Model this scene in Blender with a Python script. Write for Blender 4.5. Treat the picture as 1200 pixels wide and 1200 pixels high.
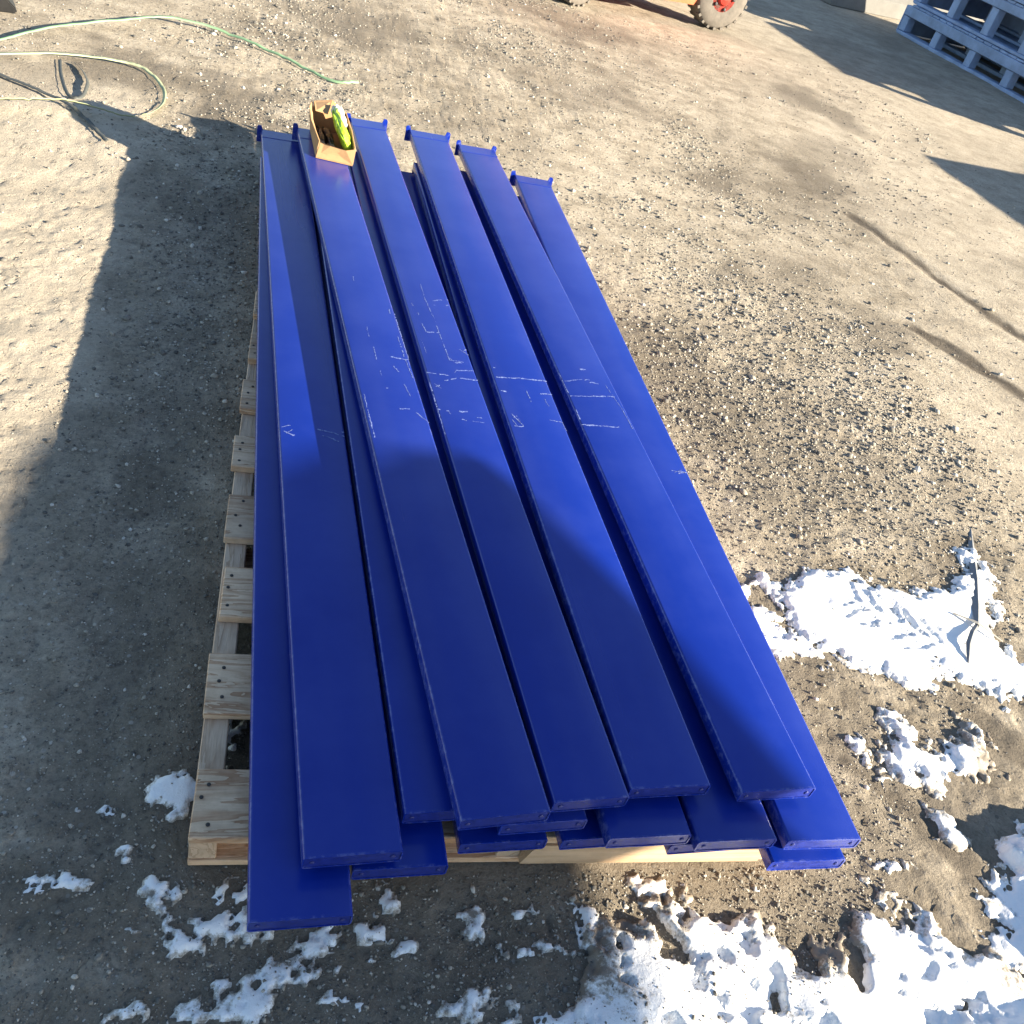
import bpy, bmesh, math, random
import numpy as np
from mathutils import Vector, Matrix

random.seed(7)
RNG = np.random.default_rng(11)
scene = bpy.context.scene
for o in list(bpy.data.objects):
    bpy.data.objects.remove(o)
COL = scene.collection

# ------------------------------------------------------------------ camera
cam_data = bpy.data.cameras.new('camera')
cam_data.sensor_width = 36.0
cam_data.sensor_fit = 'HORIZONTAL'
cam_data.lens = 36.0 * 1100.0 / 1200.0
cam_data.clip_start = 0.05
cam_data.clip_end = 600.0
cam = bpy.data.objects.new('camera', cam_data)
COL.objects.link(cam)
RX = Vector((0.9603, -0.14986, 0.23529))
RY = Vector((0.08127, -0.65657, -0.74987))
RZ = Vector((0.26686, 0.73923, -0.61832))
m = Matrix.Identity(4)
for r in range(3):
    m[r][0] = RX[r]
    m[r][1] = -RY[r]
    m[r][2] = -RZ[r]
m.translation = Vector((0.053, -0.8018, 1.45))
cam.matrix_world = m
scene.camera = cam

# ------------------------------------------------------------------ sky, sun, exposure
# a shadow of a point z metres up falls at (-2.55, +1.55) * z
SUN = Vector((2.55, -1.55, 1.0)).normalized()
elev = math.asin(SUN.z)
azim = math.atan2(SUN.x, SUN.y)
world = bpy.data.worlds.new('World')
scene.world = world
world.use_nodes = True
nt = world.node_tree
nt.nodes.clear()
sky = nt.nodes.new('ShaderNodeTexSky')
sky.sky_type = 'NISHITA'
sky.sun_disc = False
sky.sun_elevation = elev
sky.sun_rotation = azim
sky.air_density = 1.0
sky.dust_density = 0.3
sky.ozone_density = 1.4
bg = nt.nodes.new('ShaderNodeBackground')
bg.inputs['Strength'].default_value = 0.060
wo = nt.nodes.new('ShaderNodeOutputWorld')
nt.links.new(sky.outputs[0], bg.inputs[0])
nt.links.new(bg.outputs[0], wo.inputs[0])
sd = bpy.data.lights.new('sun', 'SUN')
sd.energy = 5.0
sd.angle = math.radians(0.53)
sd.color = (1.0, 0.88, 0.68)
sun = bpy.data.objects.new('sun', sd)
sun.rotation_euler = SUN.to_track_quat('Z', 'Y').to_euler()
sun.location = (6, -4, 4)
COL.objects.link(sun)
scene.view_settings.view_transform = 'Standard'
scene.view_settings.look = 'None'
scene.view_settings.gamma = 1.0
scene.view_settings.use_curve_mapping = False
scene.view_settings.exposure = 2.05

# ------------------------------------------------------------------ helpers
def tag(o, label=None, cat=None, group=None, kind=None):
    if label: o['label'] = label
    if cat: o['category'] = cat
    if group: o['group'] = group
    if kind: o['kind'] = kind
    return o


def empty(name, loc=(0, 0, 0), rz=0.0, **kw):
    o = bpy.data.objects.new(name, None)
    o.empty_display_size = 0.1
    o.location = loc
    o.rotation_euler = (0, 0, rz)
    COL.objects.link(o)
    return tag(o, **kw)


def link(name, me, mat=None, parent=None, loc=None, rot=None):
    o = bpy.data.objects.new(name, me)
    if mat and not me.materials:
        me.materials.append(mat)
    COL.objects.link(o)
    if parent: o.parent = parent
    if loc is not None: o.location = loc
    if rot is not None: o.rotation_euler = rot
    return o


def bm_mesh(bm, name, smooth=False):
    me = bpy.data.meshes.new(name)
    bmesh.ops.recalc_face_normals(bm, faces=bm.faces)
    bm.to_mesh(me)
    bm.free()
    if smooth:
        me.polygons.foreach_set('use_smooth', [True] * len(me.polygons))
    return me


def box_bm(x0, x1, y0, y1, z0, z1, bevel=0.0, seg=1, bm=None, jitter=0.0):
    b = bmesh.new()
    vs = [b.verts.new((x, y, z)) for x in (x0, x1) for y in (y0, y1) for z in (z0, z1)]
    for f in ((0, 1, 3, 2), (4, 6, 7, 5), (0, 4, 5, 1), (2, 3, 7, 6), (0, 2, 6, 4), (1, 5, 7, 3)):
        b.faces.new([vs[i] for i in f])
    if jitter:
        for v in b.verts:
            v.co += Vector((random.uniform(-1, 1), random.uniform(-1, 1), random.uniform(-1, 1))) * jitter
    if bevel:
        bmesh.ops.bevel(b, geom=b.edges[:], offset=bevel, segments=seg, affect='EDGES', profile=0.6)
    if bm is None:
        return b
    me = bpy.data.meshes.new('tmp')
    b.to_mesh(me)
    b.free()
    bm.from_mesh(me)
    bpy.data.meshes.remove(me)
    return bm


def box(name, x0, x1, y0, y1, z0, z1, mat, parent=None, bevel=0.0, seg=1, loc=None, rot=None, jitter=0.0):
    return link(name, bm_mesh(box_bm(x0, x1, y0, y1, z0, z1, bevel, seg, None, jitter), name), mat, parent, loc, rot)


def prism(poly, y0, y1, axis='y'):
    """closed polygon of (a, b) pairs extruded along an axis"""
    b = bmesh.new()
    def P(a, c, t):
        return {'y': (a, t, c), 'x': (t, a, c), 'z': (a, c, t)}[axis]
    A = [b.verts.new(P(a, c, y0)) for a, c in poly]
    B = [b.verts.new(P(a, c, y1)) for a, c in poly]
    n = len(poly)
    for i in range(n):
        b.faces.new([A[i], A[(i + 1) % n], B[(i + 1) % n], B[i]])
    b.faces.new(A[::-1])
    b.faces.new(B)
    return b


def lathe(profile, n=32, axis='y'):
    """profile: list of (radius, t) along the axis, closed at both ends when r = 0"""
    b = bmesh.new()
    rings = []
    for r, t in profile:
        ring = []
        for i in range(n):
            a = 2 * math.pi * i / n
            c, s = r * math.cos(a), r * math.sin(a)
            ring.append(b.verts.new({'y': (c, t, s), 'x': (t, c, s), 'z': (c, s, t)}[axis]))
        rings.append(ring)
    for k in range(len(rings) - 1):
        for i in range(n):
            b.faces.new([rings[k][i], rings[k][(i + 1) % n], rings[k + 1][(i + 1) % n], rings[k + 1][i]])
    b.faces.new(rings[0][::-1])
    b.faces.new(rings[-1])
    return b


# ------------------------------------------------------------------ value noise in numpy
_T = RNG.random((8, 256, 256))


def vnoise(x, y, seed=0):
    t = _T[seed % 8]
    x = np.asarray(x, float) + seed * 17.3
    y = np.asarray(y, float) + seed * 9.7
    xi = np.floor(x).astype(int); yi = np.floor(y).astype(int)
    fx = x - xi; fy = y - yi
    fx = fx * fx * fx * (fx * (fx * 6 - 15) + 10); fy = fy * fy * fy * (fy * (fy * 6 - 15) + 10)
    a = t[xi & 255, yi & 255]; b = t[(xi + 1) & 255, yi & 255]
    c = t[xi & 255, (yi + 1) & 255]; d = t[(xi + 1) & 255, (yi + 1) & 255]
    return (a * (1 - fx) + b * fx) * (1 - fy) + (c * (1 - fx) + d * fx) * fy - 0.5


def fbm(x, y, f, octv=4, seed=0, gain=0.5):
    s = 0.0; a = 1.0
    for k in range(octv):
        ca, sa = math.cos(0.6 * k + 0.3), math.sin(0.6 * k + 0.3)
        s = s + a * vnoise((x * ca - y * sa) * f, (x * sa + y * ca) * f, seed + k)
        f *= 2.03; a *= gain
    return s


def smooth(e0, e1, x):
    t = np.clip((x - e0) / (e1 - e0), 0, 1)
    return t * t * (3 - 2 * t)


def seg_dist(x, y, pts):
    d = np.full(np.shape(x), 1e9); along = np.zeros(np.shape(x)); acc = 0.0
    for (ax, ay), (bx, by) in zip(pts[:-1], pts[1:]):
        vx, vy = bx - ax, by - ay
        L2 = vx * vx + vy * vy
        t = np.clip(((x - ax) * vx + (y - ay) * vy) / L2, 0, 1)
        dd = np.hypot(x - ax - t * vx, y - ay - t * vy)
        m_ = dd < d
        along = np.where(m_, acc + t * math.sqrt(L2), along)
        d = np.minimum(d, dd)
        acc += math.sqrt(L2)
    return d, along, acc


def poly_sd(x, y, poly):
    """signed distance, positive inside"""
    d, _, _ = seg_dist(x, y, poly + [poly[0]])
    inside = np.zeros(np.shape(x), bool)
    n = len(poly)
    for i in range(n):
        ax, ay = poly[i]; bx, by = poly[(i + 1) % n]
        c = ((ay > y) != (by > y)) & (x < (bx - ax) * (y - ay) / (by - ay + 1e-12) + ax)
        inside ^= c
    return np.where(inside, d, -d)


# ------------------------------------------------------------------ materials
def new_mat(name):
    m_ = bpy.data.materials.new(name)
    m_.use_nodes = True
    n = m_.node_tree
    n.nodes.clear()
    out = n.nodes.new('ShaderNodeOutputMaterial')
    p = n.nodes.new('ShaderNodeBsdfPrincipled')
    n.links.new(p.outputs[0], out.inputs[0])
    return m_, n, p


def N(n, kind, **kw):
    d = n.nodes.new(kind)
    for k, v in kw.items():
        if k.startswith('i_'):
            d.inputs[k[2:].replace('_', ' ')].default_value = v
        else:
            setattr(d, k, v)
    return d


def ramp(n, stops):
    r = n.nodes.new('ShaderNodeValToRGB')
    e = r.color_ramp.elements
    while len(e) < len(stops): e.new(0.5)
    for q, (pos, c) in zip(e, stops):
        q.position = pos
        q.color = (*c, 1) if len(c) == 3 else c
    return r


def mixc(n, fac, a, b, mode='MIX'):
    mx = n.nodes.new('ShaderNodeMix')
    mx.data_type = 'RGBA'
    mx.blend_type = mode
    for sock, v in ((mx.inputs['Factor'], fac), (mx.inputs['A'], a), (mx.inputs['B'], b)):
        if sock.name != 'Factor':
            pass
    fs = mx.inputs[0]; sa = mx.inputs[6]; sb = mx.inputs[7]
    for s, v in ((fs, fac), (sa, a), (sb, b)):
        if hasattr(v, 'is_linked') or isinstance(v, bpy.types.NodeSocket):
            n.links.new(v, s)
        else:
            s.default_value = v if not isinstance(v, tuple) else ((*v, 1) if len(v) == 3 else v)
    return mx.outputs[2]


def math_(n, op, a, b=None, c=None, clamp=False):
    q = n.nodes.new('ShaderNodeMath')
    q.operation = op
    q.use_clamp = clamp
    for i, v in enumerate((a, b, c)):
        if v is None: continue
        if isinstance(v, bpy.types.NodeSocket): n.links.new(v, q.inputs[i])
        else: q.inputs[i].default_value = v
    return q.outputs[0]


def mat_simple(name, color, rough=0.6, metal=0.0, var=0.12, scale=30.0, bump=0.0, coat=0.0, spec=0.5):
    m_, n, p = new_mat(name)
    tc = N(n, 'ShaderNodeTexCoord')
    ns = N(n, 'ShaderNodeTexNoise', i_Scale=scale, i_Detail=6.0, i_Roughness=0.65)
    n.links.new(tc.outputs['Object'], ns.inputs['Vector'])
    lo = tuple(c * (1 - var) for c in color); hi = tuple(min(1, c * (1 + var)) for c in color)
    r = ramp(n, [(0.3, lo), (0.7, hi)])
    n.links.new(ns.outputs['Fac'], r.inputs[0])
    n.links.new(r.outputs[0], p.inputs['Base Color'])
    rr = ramp(n, [(0.3, (max(0, rough - .08),) * 3), (0.7, (min(1, rough + .08),) * 3)])
    n.links.new(ns.outputs['Fac'], rr.inputs[0])
    n.links.new(rr.outputs[0], p.inputs['Roughness'])
    p.inputs['Metallic'].default_value = metal
    p.inputs['Coat Weight'].default_value = coat
    p.inputs['Specular IOR Level'].default_value = spec
    if bump:
        bp = N(n, 'ShaderNodeBump', i_Strength=bump, i_Distance=0.01)
        n.links.new(ns.outputs['Fac'], bp.inputs['Height'])
        n.links.new(bp.outputs[0], p.inputs['Normal'])
    return m_


def mat_ground():
    m_, n, p = new_mat('packed_dirt')
    tc = N(n, 'ShaderNodeTexCoord')
    V = tc.outputs['Object']
    def noise(scale, detail=8.0, rough=0.6, dist=0.0, off=None):
        q = N(n, 'ShaderNodeTexNoise', i_Scale=scale, i_Detail=detail, i_Roughness=rough, i_Distortion=dist)
        n.links.new(V, q.inputs['Vector'])
        return q.outputs['Fac']
    big = noise(0.9, 6, 0.6)
    mid = noise(7.0, 8, 0.68)
    fine = noise(70.0, 6, 0.75)
    grit = noise(260.0, 4, 0.7)
    cr = N(n, 'ShaderNodeAttribute', attribute_name='crust')
    att = N(n, 'ShaderNodeAttribute', attribute_name='damp')
    damp = att.outputs['Fac']
    r1 = ramp(n, [(0.32, (0.235, 0.203, 0.158)), (0.50, (0.385, 0.338, 0.270)), (0.70, (0.50, 0.445, 0.365))])
    n.links.new(mid, r1.inputs[0])
    r2 = ramp(n, [(0.35, (0.76, 0.74, 0.71)), (0.62, (1.10, 1.08, 1.05))])
    n.links.new(big, r2.inputs[0])
    c = mixc(n, 1.0, r1.outputs[0], r2.outputs[0], 'MULTIPLY')
    r3 = ramp(n, [(0.30, (0.34, 0.33, 0.32)), (0.48, (0.92, 0.92, 0.92)), (0.68, (1.28, 1.26, 1.24))])
    n.links.new(fine, r3.inputs[0])
    c = mixc(n, 0.75, c, r3.outputs[0], 'MULTIPLY')
    r4 = ramp(n, [(0.3, (0.62, 0.61, 0.6)), (0.5, (1, 1, 1)), (0.72, (1.25, 1.25, 1.25))])
    n.links.new(grit, r4.inputs[0])
    c = mixc(n, 0.6, c, r4.outputs[0], 'MULTIPLY')
    c = mixc(n, math_(n, 'MULTIPLY', cr.outputs['Fac'], 0.5), c, (0.52, 0.455, 0.365))
    # small embedded stones
    vo = N(n, 'ShaderNodeTexVoronoi', i_Scale=85.0, i_Randomness=1.0)
    n.links.new(V, vo.inputs['Vector'])
    sep = N(n, 'ShaderNodeSeparateColor')
    n.links.new(vo.outputs['Color'], sep.inputs[0])
    edge = math_(n, 'LESS_THAN', vo.outputs['Distance'], math_(n, 'MULTIPLY', sep.outputs[1], 0.42))
    pick = math_(n, 'GREATER_THAN', sep.outputs[0], 0.55)
    st = math_(n, 'MULTIPLY', edge, pick)
    sc = ramp(n, [(0.0, (0.09, 0.085, 0.08)), (0.45, (0.24, 0.22, 0.19)), (0.8, (0.45, 0.41, 0.35)), (1.0, (0.62, 0.59, 0.54))])
    n.links.new(sep.outputs[2], sc.inputs[0])
    c = mixc(n, math_(n, 'MULTIPLY', math_(n, 'MULTIPLY', st, 0.75), math_(n, 'SUBTRACT', 1.0, cr.outputs['Fac'], clamp=True)), c, sc.outputs[0])
    # damp earth and painted shadow strips, both darker
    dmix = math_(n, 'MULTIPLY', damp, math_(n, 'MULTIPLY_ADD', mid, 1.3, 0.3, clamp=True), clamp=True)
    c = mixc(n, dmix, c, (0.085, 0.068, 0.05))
    # fine dry cracks and leaf-litter flecks, strongest in the smooth crust
    wv = N(n, 'ShaderNodeMapping')
    wv.inputs['Scale'].default_value = (1.0, 0.45, 1.0)
    wv.inputs['Rotation'].default_value = (0, 0, 0.5)
    n.links.new(V, wv.inputs['Vector'])
    v2 = N(n, 'ShaderNodeTexNoise', i_Scale=38.0, i_Detail=3.0, i_Roughness=0.5, i_Distortion=1.5)
    n.links.new(wv.outputs[0], v2.inputs['Vector'])
    fl = ramp(n, [(0.66, (0, 0, 0)), (0.70, (1, 1, 1))])
    n.links.new(v2.outputs['Fac'], fl.inputs[0])
    c = mixc(n, math_(n, 'MULTIPLY', fl.outputs[0], 0.55), c, (0.13, 0.11, 0.09))
    n.links.new(c, p.inputs['Base Color'])
    rr = math_(n, 'MULTIPLY_ADD', damp, -0.25, 0.95)
    n.links.new(rr, p.inputs['Roughness'])
    p.inputs['Specular IOR Level'].default_value = 0.25
    h = math_(n, 'ADD', math_(n, 'MULTIPLY', fine, 1.0), math_(n, 'MULTIPLY', grit, 0.45))
    h = math_(n, 'ADD', h, math_(n, 'MULTIPLY', math_(n, 'SUBTRACT', 0.45, vo.outputs['Distance']), math_(n, 'MULTIPLY', st, 1.0)))
    h = math_(n, 'ADD', h, math_(n, 'MULTIPLY', fl.outputs[0], -0.35))
    bp = N(n, 'ShaderNodeBump', i_Strength=0.75, i_Distance=0.009)
    n.links.new(h, bp.inputs['Height'])
    n.links.new(bp.outputs[0], p.inputs['Normal'])
    return m_


def mat_stones():
    m_, n, p = new_mat('loose_stone')
    a = N(n, 'ShaderNodeAttribute', attribute_name='tone')
    r = ramp(n, [(0.0, (0.08, 0.077, 0.073)), (0.3, (0.18, 0.168, 0.148)), (0.6, (0.33, 0.30, 0.25)), (0.85, (0.46, 0.42, 0.36)), (1.0, (0.62, 0.59, 0.54))])
    n.links.new(a.outputs['Fac'], r.inputs[0])
    tc = N(n, 'ShaderNodeTexCoord')
    ns = N(n, 'ShaderNodeTexNoise', i_Scale=180.0, i_Detail=4.0)
    n.links.new(tc.outputs['Object'], ns.inputs['Vector'])
    r2 = ramp(n, [(0.3, (0.7, 0.7, 0.7)), (0.7, (1.2, 1.2, 1.2))])
    n.links.new(ns.outputs['Fac'], r2.inputs[0])
    n.links.new(mixc(n, 1.0, r.outputs[0], r2.outputs[0], 'MULTIPLY'), p.inputs['Base Color'])
    p.inputs['Roughness'].default_value = 0.85
    p.inputs['Specular IOR Level'].default_value = 0.3
    return m_


def mat_snow():
    m_, n, p = new_mat('old_snow')
    tc = N(n, 'ShaderNodeTexCoord')
    V = tc.outputs['Object']
    a = N(n, 'ShaderNodeAttribute', attribute_name='dirt')
    n1 = N(n, 'ShaderNodeTexNoise', i_Scale=60.0, i_Detail=6.0, i_Roughness=0.7)
    n2 = N(n, 'ShaderNodeTexNoise', i_Scale=170.0, i_Detail=5.0, i_Roughness=0.7)
    for q in (n1, n2): n.links.new(V, q.inputs['Vector'])
    d = math_(n, 'ADD', a.outputs['Fac'], math_(n, 'MULTIPLY_ADD', n1.outputs['Fac'], 1.5, -0.75))
    d = math_(n, 'ADD', d, math_(n, 'MULTIPLY_ADD', n2.outputs['Fac'], 0.9, -0.45))
    r = ramp(n, [(0.36, (0.88, 0.88, 0.88)), (0.58, (0.58, 0.55, 0.50)), (0.80, (0.25, 0.21, 0.165))])
    n.links.new(d, r.inputs[0])
    n.links.new(r.outputs[0], p.inputs['Base Color'])
    p.inputs['Roughness'].default_value = 0.62
    bp = N(n, 'ShaderNodeBump', i_Strength=0.45, i_Distance=0.006)
    n.links.new(math_(n, 'ADD', n1.outputs['Fac'], math_(n, 'MULTIPLY', n2.outputs['Fac'], 0.4)), bp.inputs['Height'])
    n.links.new(bp.outputs[0], p.inputs['Normal'])
    return m_


def mat_paint():
    m_, n, p = new_mat('blue_powder_coat')
    tc = N(n, 'ShaderNodeTexCoord')
    V = tc.outputs['Object']
    oi = N(n, 'ShaderNodeObjectInfo')
    add = N(n, 'ShaderNodeVectorMath', operation='ADD')
    cmb = N(n, 'ShaderNodeCombineXYZ')
    n.links.new(math_(n, 'MULTIPLY', oi.outputs['Random'], 40.0), cmb.inputs[0])
    n.links.new(V, add.inputs[0]); n.links.new(cmb.outputs[0], add.inputs[1])
    mp = N(n, 'ShaderNodeMapping')
    mp.inputs['Scale'].default_value = (1, 0.05, 1)
    n.links.new(add.outputs[0], mp.inputs['Vector'])
    st = N(n, 'ShaderNodeTexNoise', i_Scale=11.0, i_Detail=2.0, i_Roughness=0.45)
    n.links.new(mp.outputs[0], st.inputs['Vector'])
    cl = N(n, 'ShaderNodeTexNoise', i_Scale=6.0, i_Detail=5.0, i_Roughness=0.6)
    n.links.new(add.outputs[0], cl.inputs['Vector'])
    du = N(n, 'ShaderNodeTexNoise', i_Scale=300.0, i_Detail=3.0, i_Roughness=0.7)
    n.links.new(add.outputs[0], du.inputs['Vector'])
    base = mixc(n, cl.outputs['Fac'], (0.0024, 0.017, 0.225), (0.0042, 0.026, 0.29))
    # thin film of pale dust
    dd = ramp(n, [(0.48, (0, 0, 0)), (0.85, (1, 1, 1))])
    n.links.new(math_(n, 'MULTIPLY_ADD', st.outputs['Fac'], 0.6, math_(n, 'MULTIPLY', cl.outputs['Fac'], 0.55)), dd.inputs[0])
    c = mixc(n, math_(n, 'MULTIPLY', dd.outputs[0], 0.06), base, (0.25, 0.27, 0.34))
    sp = ramp(n, [(0.70, (0, 0, 0)), (0.78, (1, 1, 1))])
    n.links.new(du.outputs['Fac'], sp.inputs[0])
    c = mixc(n, math_(n, 'MULTIPLY', sp.outputs[0], 0.10), c, (0.35, 0.36, 0.42))
    tone = ramp(n, [(0.0, (0.84, 0.86, 0.90)), (1.0, (1.12, 1.10, 1.06))])
    n.links.new(oi.outputs['Random'], tone.inputs[0])
    c = mixc(n, 1.0, c, tone.outputs[0], 'MULTIPLY')
    sx_ = N(n, 'ShaderNodeSeparateXYZ')
    n.links.new(V, sx_.inputs[0])
    ew = N(n, 'ShaderNodeTexNoise', i_Scale=55.0, i_Detail=5.0, i_Roughness=0.75)
    n.links.new(add.outputs[0], ew.inputs['Vector'])
    near = math_(n, 'SMOOTH_MIN', math_(n, 'MULTIPLY', math_(n, 'SUBTRACT', math_(n, 'ABSOLUTE', sx_.outputs[0]), 0.0685), 400.0, clamp=True), 1.0, 0.1)
    endw = math_(n, 'MULTIPLY', math_(n, 'SUBTRACT', 0.0045, sx_.outputs[1]), 300.0, clamp=True)
    wr = ramp(n, [(0.50, (0, 0, 0)), (0.62, (1, 1, 1))])
    n.links.new(ew.outputs['Fac'], wr.inputs[0])
    wear = math_(n, 'MULTIPLY', wr.outputs[0], math_(n, 'MAXIMUM', near, endw))
    c = mixc(n, math_(n, 'MULTIPLY', wear, 0.38), c, (0.16, 0.19, 0.42))
    n.links.new(c, p.inputs['Base Color'])
    p.inputs['Sheen Weight'].default_value = 0.08
    p.inputs['Sheen Roughness'].default_value = 0.28
    p.inputs['Sheen Tint'].default_value = (0.75, 0.8, 1.0, 1)
    rr = math_(n, 'MULTIPLY_ADD', st.outputs['Fac'], 0.26, 0.10)
    n.links.new(rr, p.inputs['Roughness'])
    p.inputs['Specular IOR Level'].default_value = 0.52
    p.inputs['Coat Weight'].default_value = 0.0
    p.inputs['Coat Roughness'].default_value = 0.12
    bp = N(n, 'ShaderNodeBump', i_Strength=0.06, i_Distance=0.004)
    n.links.new(math_(n, 'MULTIPLY_ADD', du.outputs['Fac'], 0.15, cl.outputs['Fac']), bp.inputs['Height'])
    n.links.new(bp.outputs[0], p.inputs['Normal'])
    return m_


def mat_wood(name, dark, light, grain=(0.08, 1.0, 1.0), stain=0.5, rough=0.8):
    """grain: scale vector, small along the fibre"""
    m_, n, p = new_mat(name)
    tc = N(n, 'ShaderNodeTexCoord')
    oi = N(n, 'ShaderNodeObjectInfo')
    add = N(n, 'ShaderNodeVectorMath', operation='ADD')
    cmb = N(n, 'ShaderNodeCombineXYZ')
    n.links.new(math_(n, 'MULTIPLY', oi.outputs['Random'], 30.0), cmb.inputs[0])
    n.links.new(math_(n, 'MULTIPLY', oi.outputs['Random'], 17.0), cmb.inputs[1])
    n.links.new(tc.outputs['Object'], add.inputs[0]); n.links.new(cmb.outputs[0], add.inputs[1])
    mp = N(n, 'ShaderNodeMapping')
    mp.inputs['Scale'].default_value = grain
    n.links.new(add.outputs[0], mp.inputs['Vector'])
    wv = N(n, 'ShaderNodeTexNoise', i_Scale=24.0, i_Detail=4.0, i_Roughness=0.6, i_Distortion=1.2)
    n.links.new(mp.outputs[0], wv.inputs['Vector'])
    bands = math_(n, 'FRACT', math_(n, 'MULTIPLY', wv.outputs['Fac'], 5.0))
    fib = N(n, 'ShaderNodeTexNoise', i_Scale=420.0, i_Detail=3.0)
    n.links.new(mp.outputs[0], fib.inputs['Vector'])
    cl = N(n, 'ShaderNodeTexNoise', i_Scale=16.0, i_Detail=6.0, i_Roughness=0.7)
    n.links.new(add.outputs[0], cl.inputs['Vector'])
    c = mixc(n, math_(n, 'MULTIPLY_ADD', math_(n, 'POWER', bands, 2.2), 0.75, math_(n, 'MULTIPLY', fib.outputs['Fac'], 0.35)), light, dark)
    sr = ramp(n, [(0.35, (0.55, 0.53, 0.52)), (0.58, (1, 1, 1))])
    n.links.new(cl.outputs['Fac'], sr.inputs[0])
    c = mixc(n, stain, c, sr.outputs[0], 'MULTIPLY')
    pr_ = ramp(n, [(0.0, (0.82, 0.82, 0.82)), (1.0, (1.12, 1.1, 1.06))])
    n.links.new(oi.outputs['Random'], pr_.inputs[0])
    c = mixc(n, 1.0, c, pr_.outputs[0], 'MULTIPLY')
    n.links.new(c, p.inputs['Base Color'])
    p.inputs['Roughness'].default_value = rough
    p.inputs['Specular IOR Level'].default_value = 0.3
    bp = N(n, 'ShaderNodeBump', i_Strength=0.35, i_Distance=0.002)
    n.links.new(math_(n, 'ADD', bands, fib.outputs['Fac']), bp.inputs['Height'])
    n.links.new(bp.outputs[0], p.inputs['Normal'])
    return m_


def mat_scratch():
    m_, n, p = new_mat('scraped_paint')
    tc = N(n, 'ShaderNodeTexCoord')
    ns = N(n, 'ShaderNodeTexNoise', i_Scale=400.0, i_Detail=3.0)
    n.links.new(tc.outputs['Object'], ns.inputs['Vector'])
    r = ramp(n, [(0.36, (0.01, 0.03, 0.26)), (0.52, (0.15, 0.20, 0.45)), (0.70, (0.36, 0.41, 0.60))])
    n.links.new(ns.outputs['Fac'], r.inputs[0])
    n.links.new(r.outputs[0], p.inputs['Base Color'])
    p.inputs['Roughness'].default_value = 0.7
    return m_


M = dict(
    ground=mat_ground(), stones=mat_stones(), snow=mat_snow(), paint=mat_paint(), scratch=mat_scratch(),
    wood=mat_wood('pallet_wood', (0.44, 0.23, 0.12), (0.84, 0.63, 0.43), (0.09, 1.0, 1.0), 0.5),
    wood_y=mat_wood('stringer_wood', (0.46, 0.30, 0.19), (0.74, 0.56, 0.40), (1.0, 0.07, 1.0), 0.4),
    header=mat_wood('header_wood', (0.46, 0.31, 0.19), (0.66, 0.49, 0.33), (0.05, 1.0, 1.0), 0.3),
    bluewood=mat_simple('blue_pallet_wood', (0.27, 0.37, 0.56), 0.85, 0.0, 0.28, 5.0),
    nail=mat_simple('nail_steel', (0.06, 0.055, 0.05), 0.6, 0.6),
    bolt=mat_simple('painted_bolt', (0.02, 0.03, 0.18), 0.4, 0.0),
    cap=mat_simple('scuffed_blue_edge', (0.012, 0.024, 0.20), 0.35, 0.0, 0.35, 90.0),
    card=mat_simple('cardboard', (0.42, 0.25, 0.12), 0.9, 0.0, 0.10, 40.0, 0.1),
    black=mat_simple('black_plastic', (0.012, 0.012, 0.013), 0.4),
    green=mat_simple('green_film', (0.30, 0.48, 0.03), 0.3, 0.0, 0.35, 60.0, 0.3),
    white=mat_simple('white_film', (0.75, 0.78, 0.70), 0.35, 0.0, 0.1, 40.0, 0.3),
    strap=mat_simple('green_strapping', (0.20, 0.33, 0.19), 0.7, 0.0, 0.35, 9.0),
    strap_pale=mat_simple('pale_strapping', (0.36, 0.40, 0.24), 0.75, 0.0, 0.4, 9.0),
    wire=mat_simple('dark_band', (0.08, 0.085, 0.08), 0.6, 0.2),
    rubber=mat_simple('worn_tyre', (0.13, 0.115, 0.10), 0.9, 0.0, 0.25, 25.0, 0.2),
    red=mat_simple('red_enamel', (0.42, 0.022, 0.012), 0.4, 0.0, 0.15, 15.0),
    orange=mat_simple('orange_enamel', (0.55, 0.10, 0.03), 0.4, 0.0, 0.12, 15.0),
    steel=mat_simple('dark_steel', (0.06, 0.06, 0.062), 0.45, 0.5),
    yellow=mat_simple('yellow_enamel', (0.65, 0.38, 0.04), 0.5),
    rim=mat_simple('pale_rim', (0.52, 0.34, 0.28), 0.5, 0.0, 0.2, 20.0),
    concrete=mat_simple('concrete', (0.17, 0.165, 0.155), 0.9, 0.0, 0.18, 8.0, 0.2),
    grey=mat_simple('grey_plastic', (0.17, 0.175, 0.185), 0.45, 0.0, 0.2, 30.0),
    pale=mat_simple('pale_wood', (0.50, 0.46, 0.38), 0.8, 0.0, 0.2, 40.0),
    ply=mat_wood('weathered_plywood', (0.28, 0.21, 0.14), (0.45, 0.36, 0.25), (0.1, 1.0, 0.1), 0.6),
)

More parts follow.
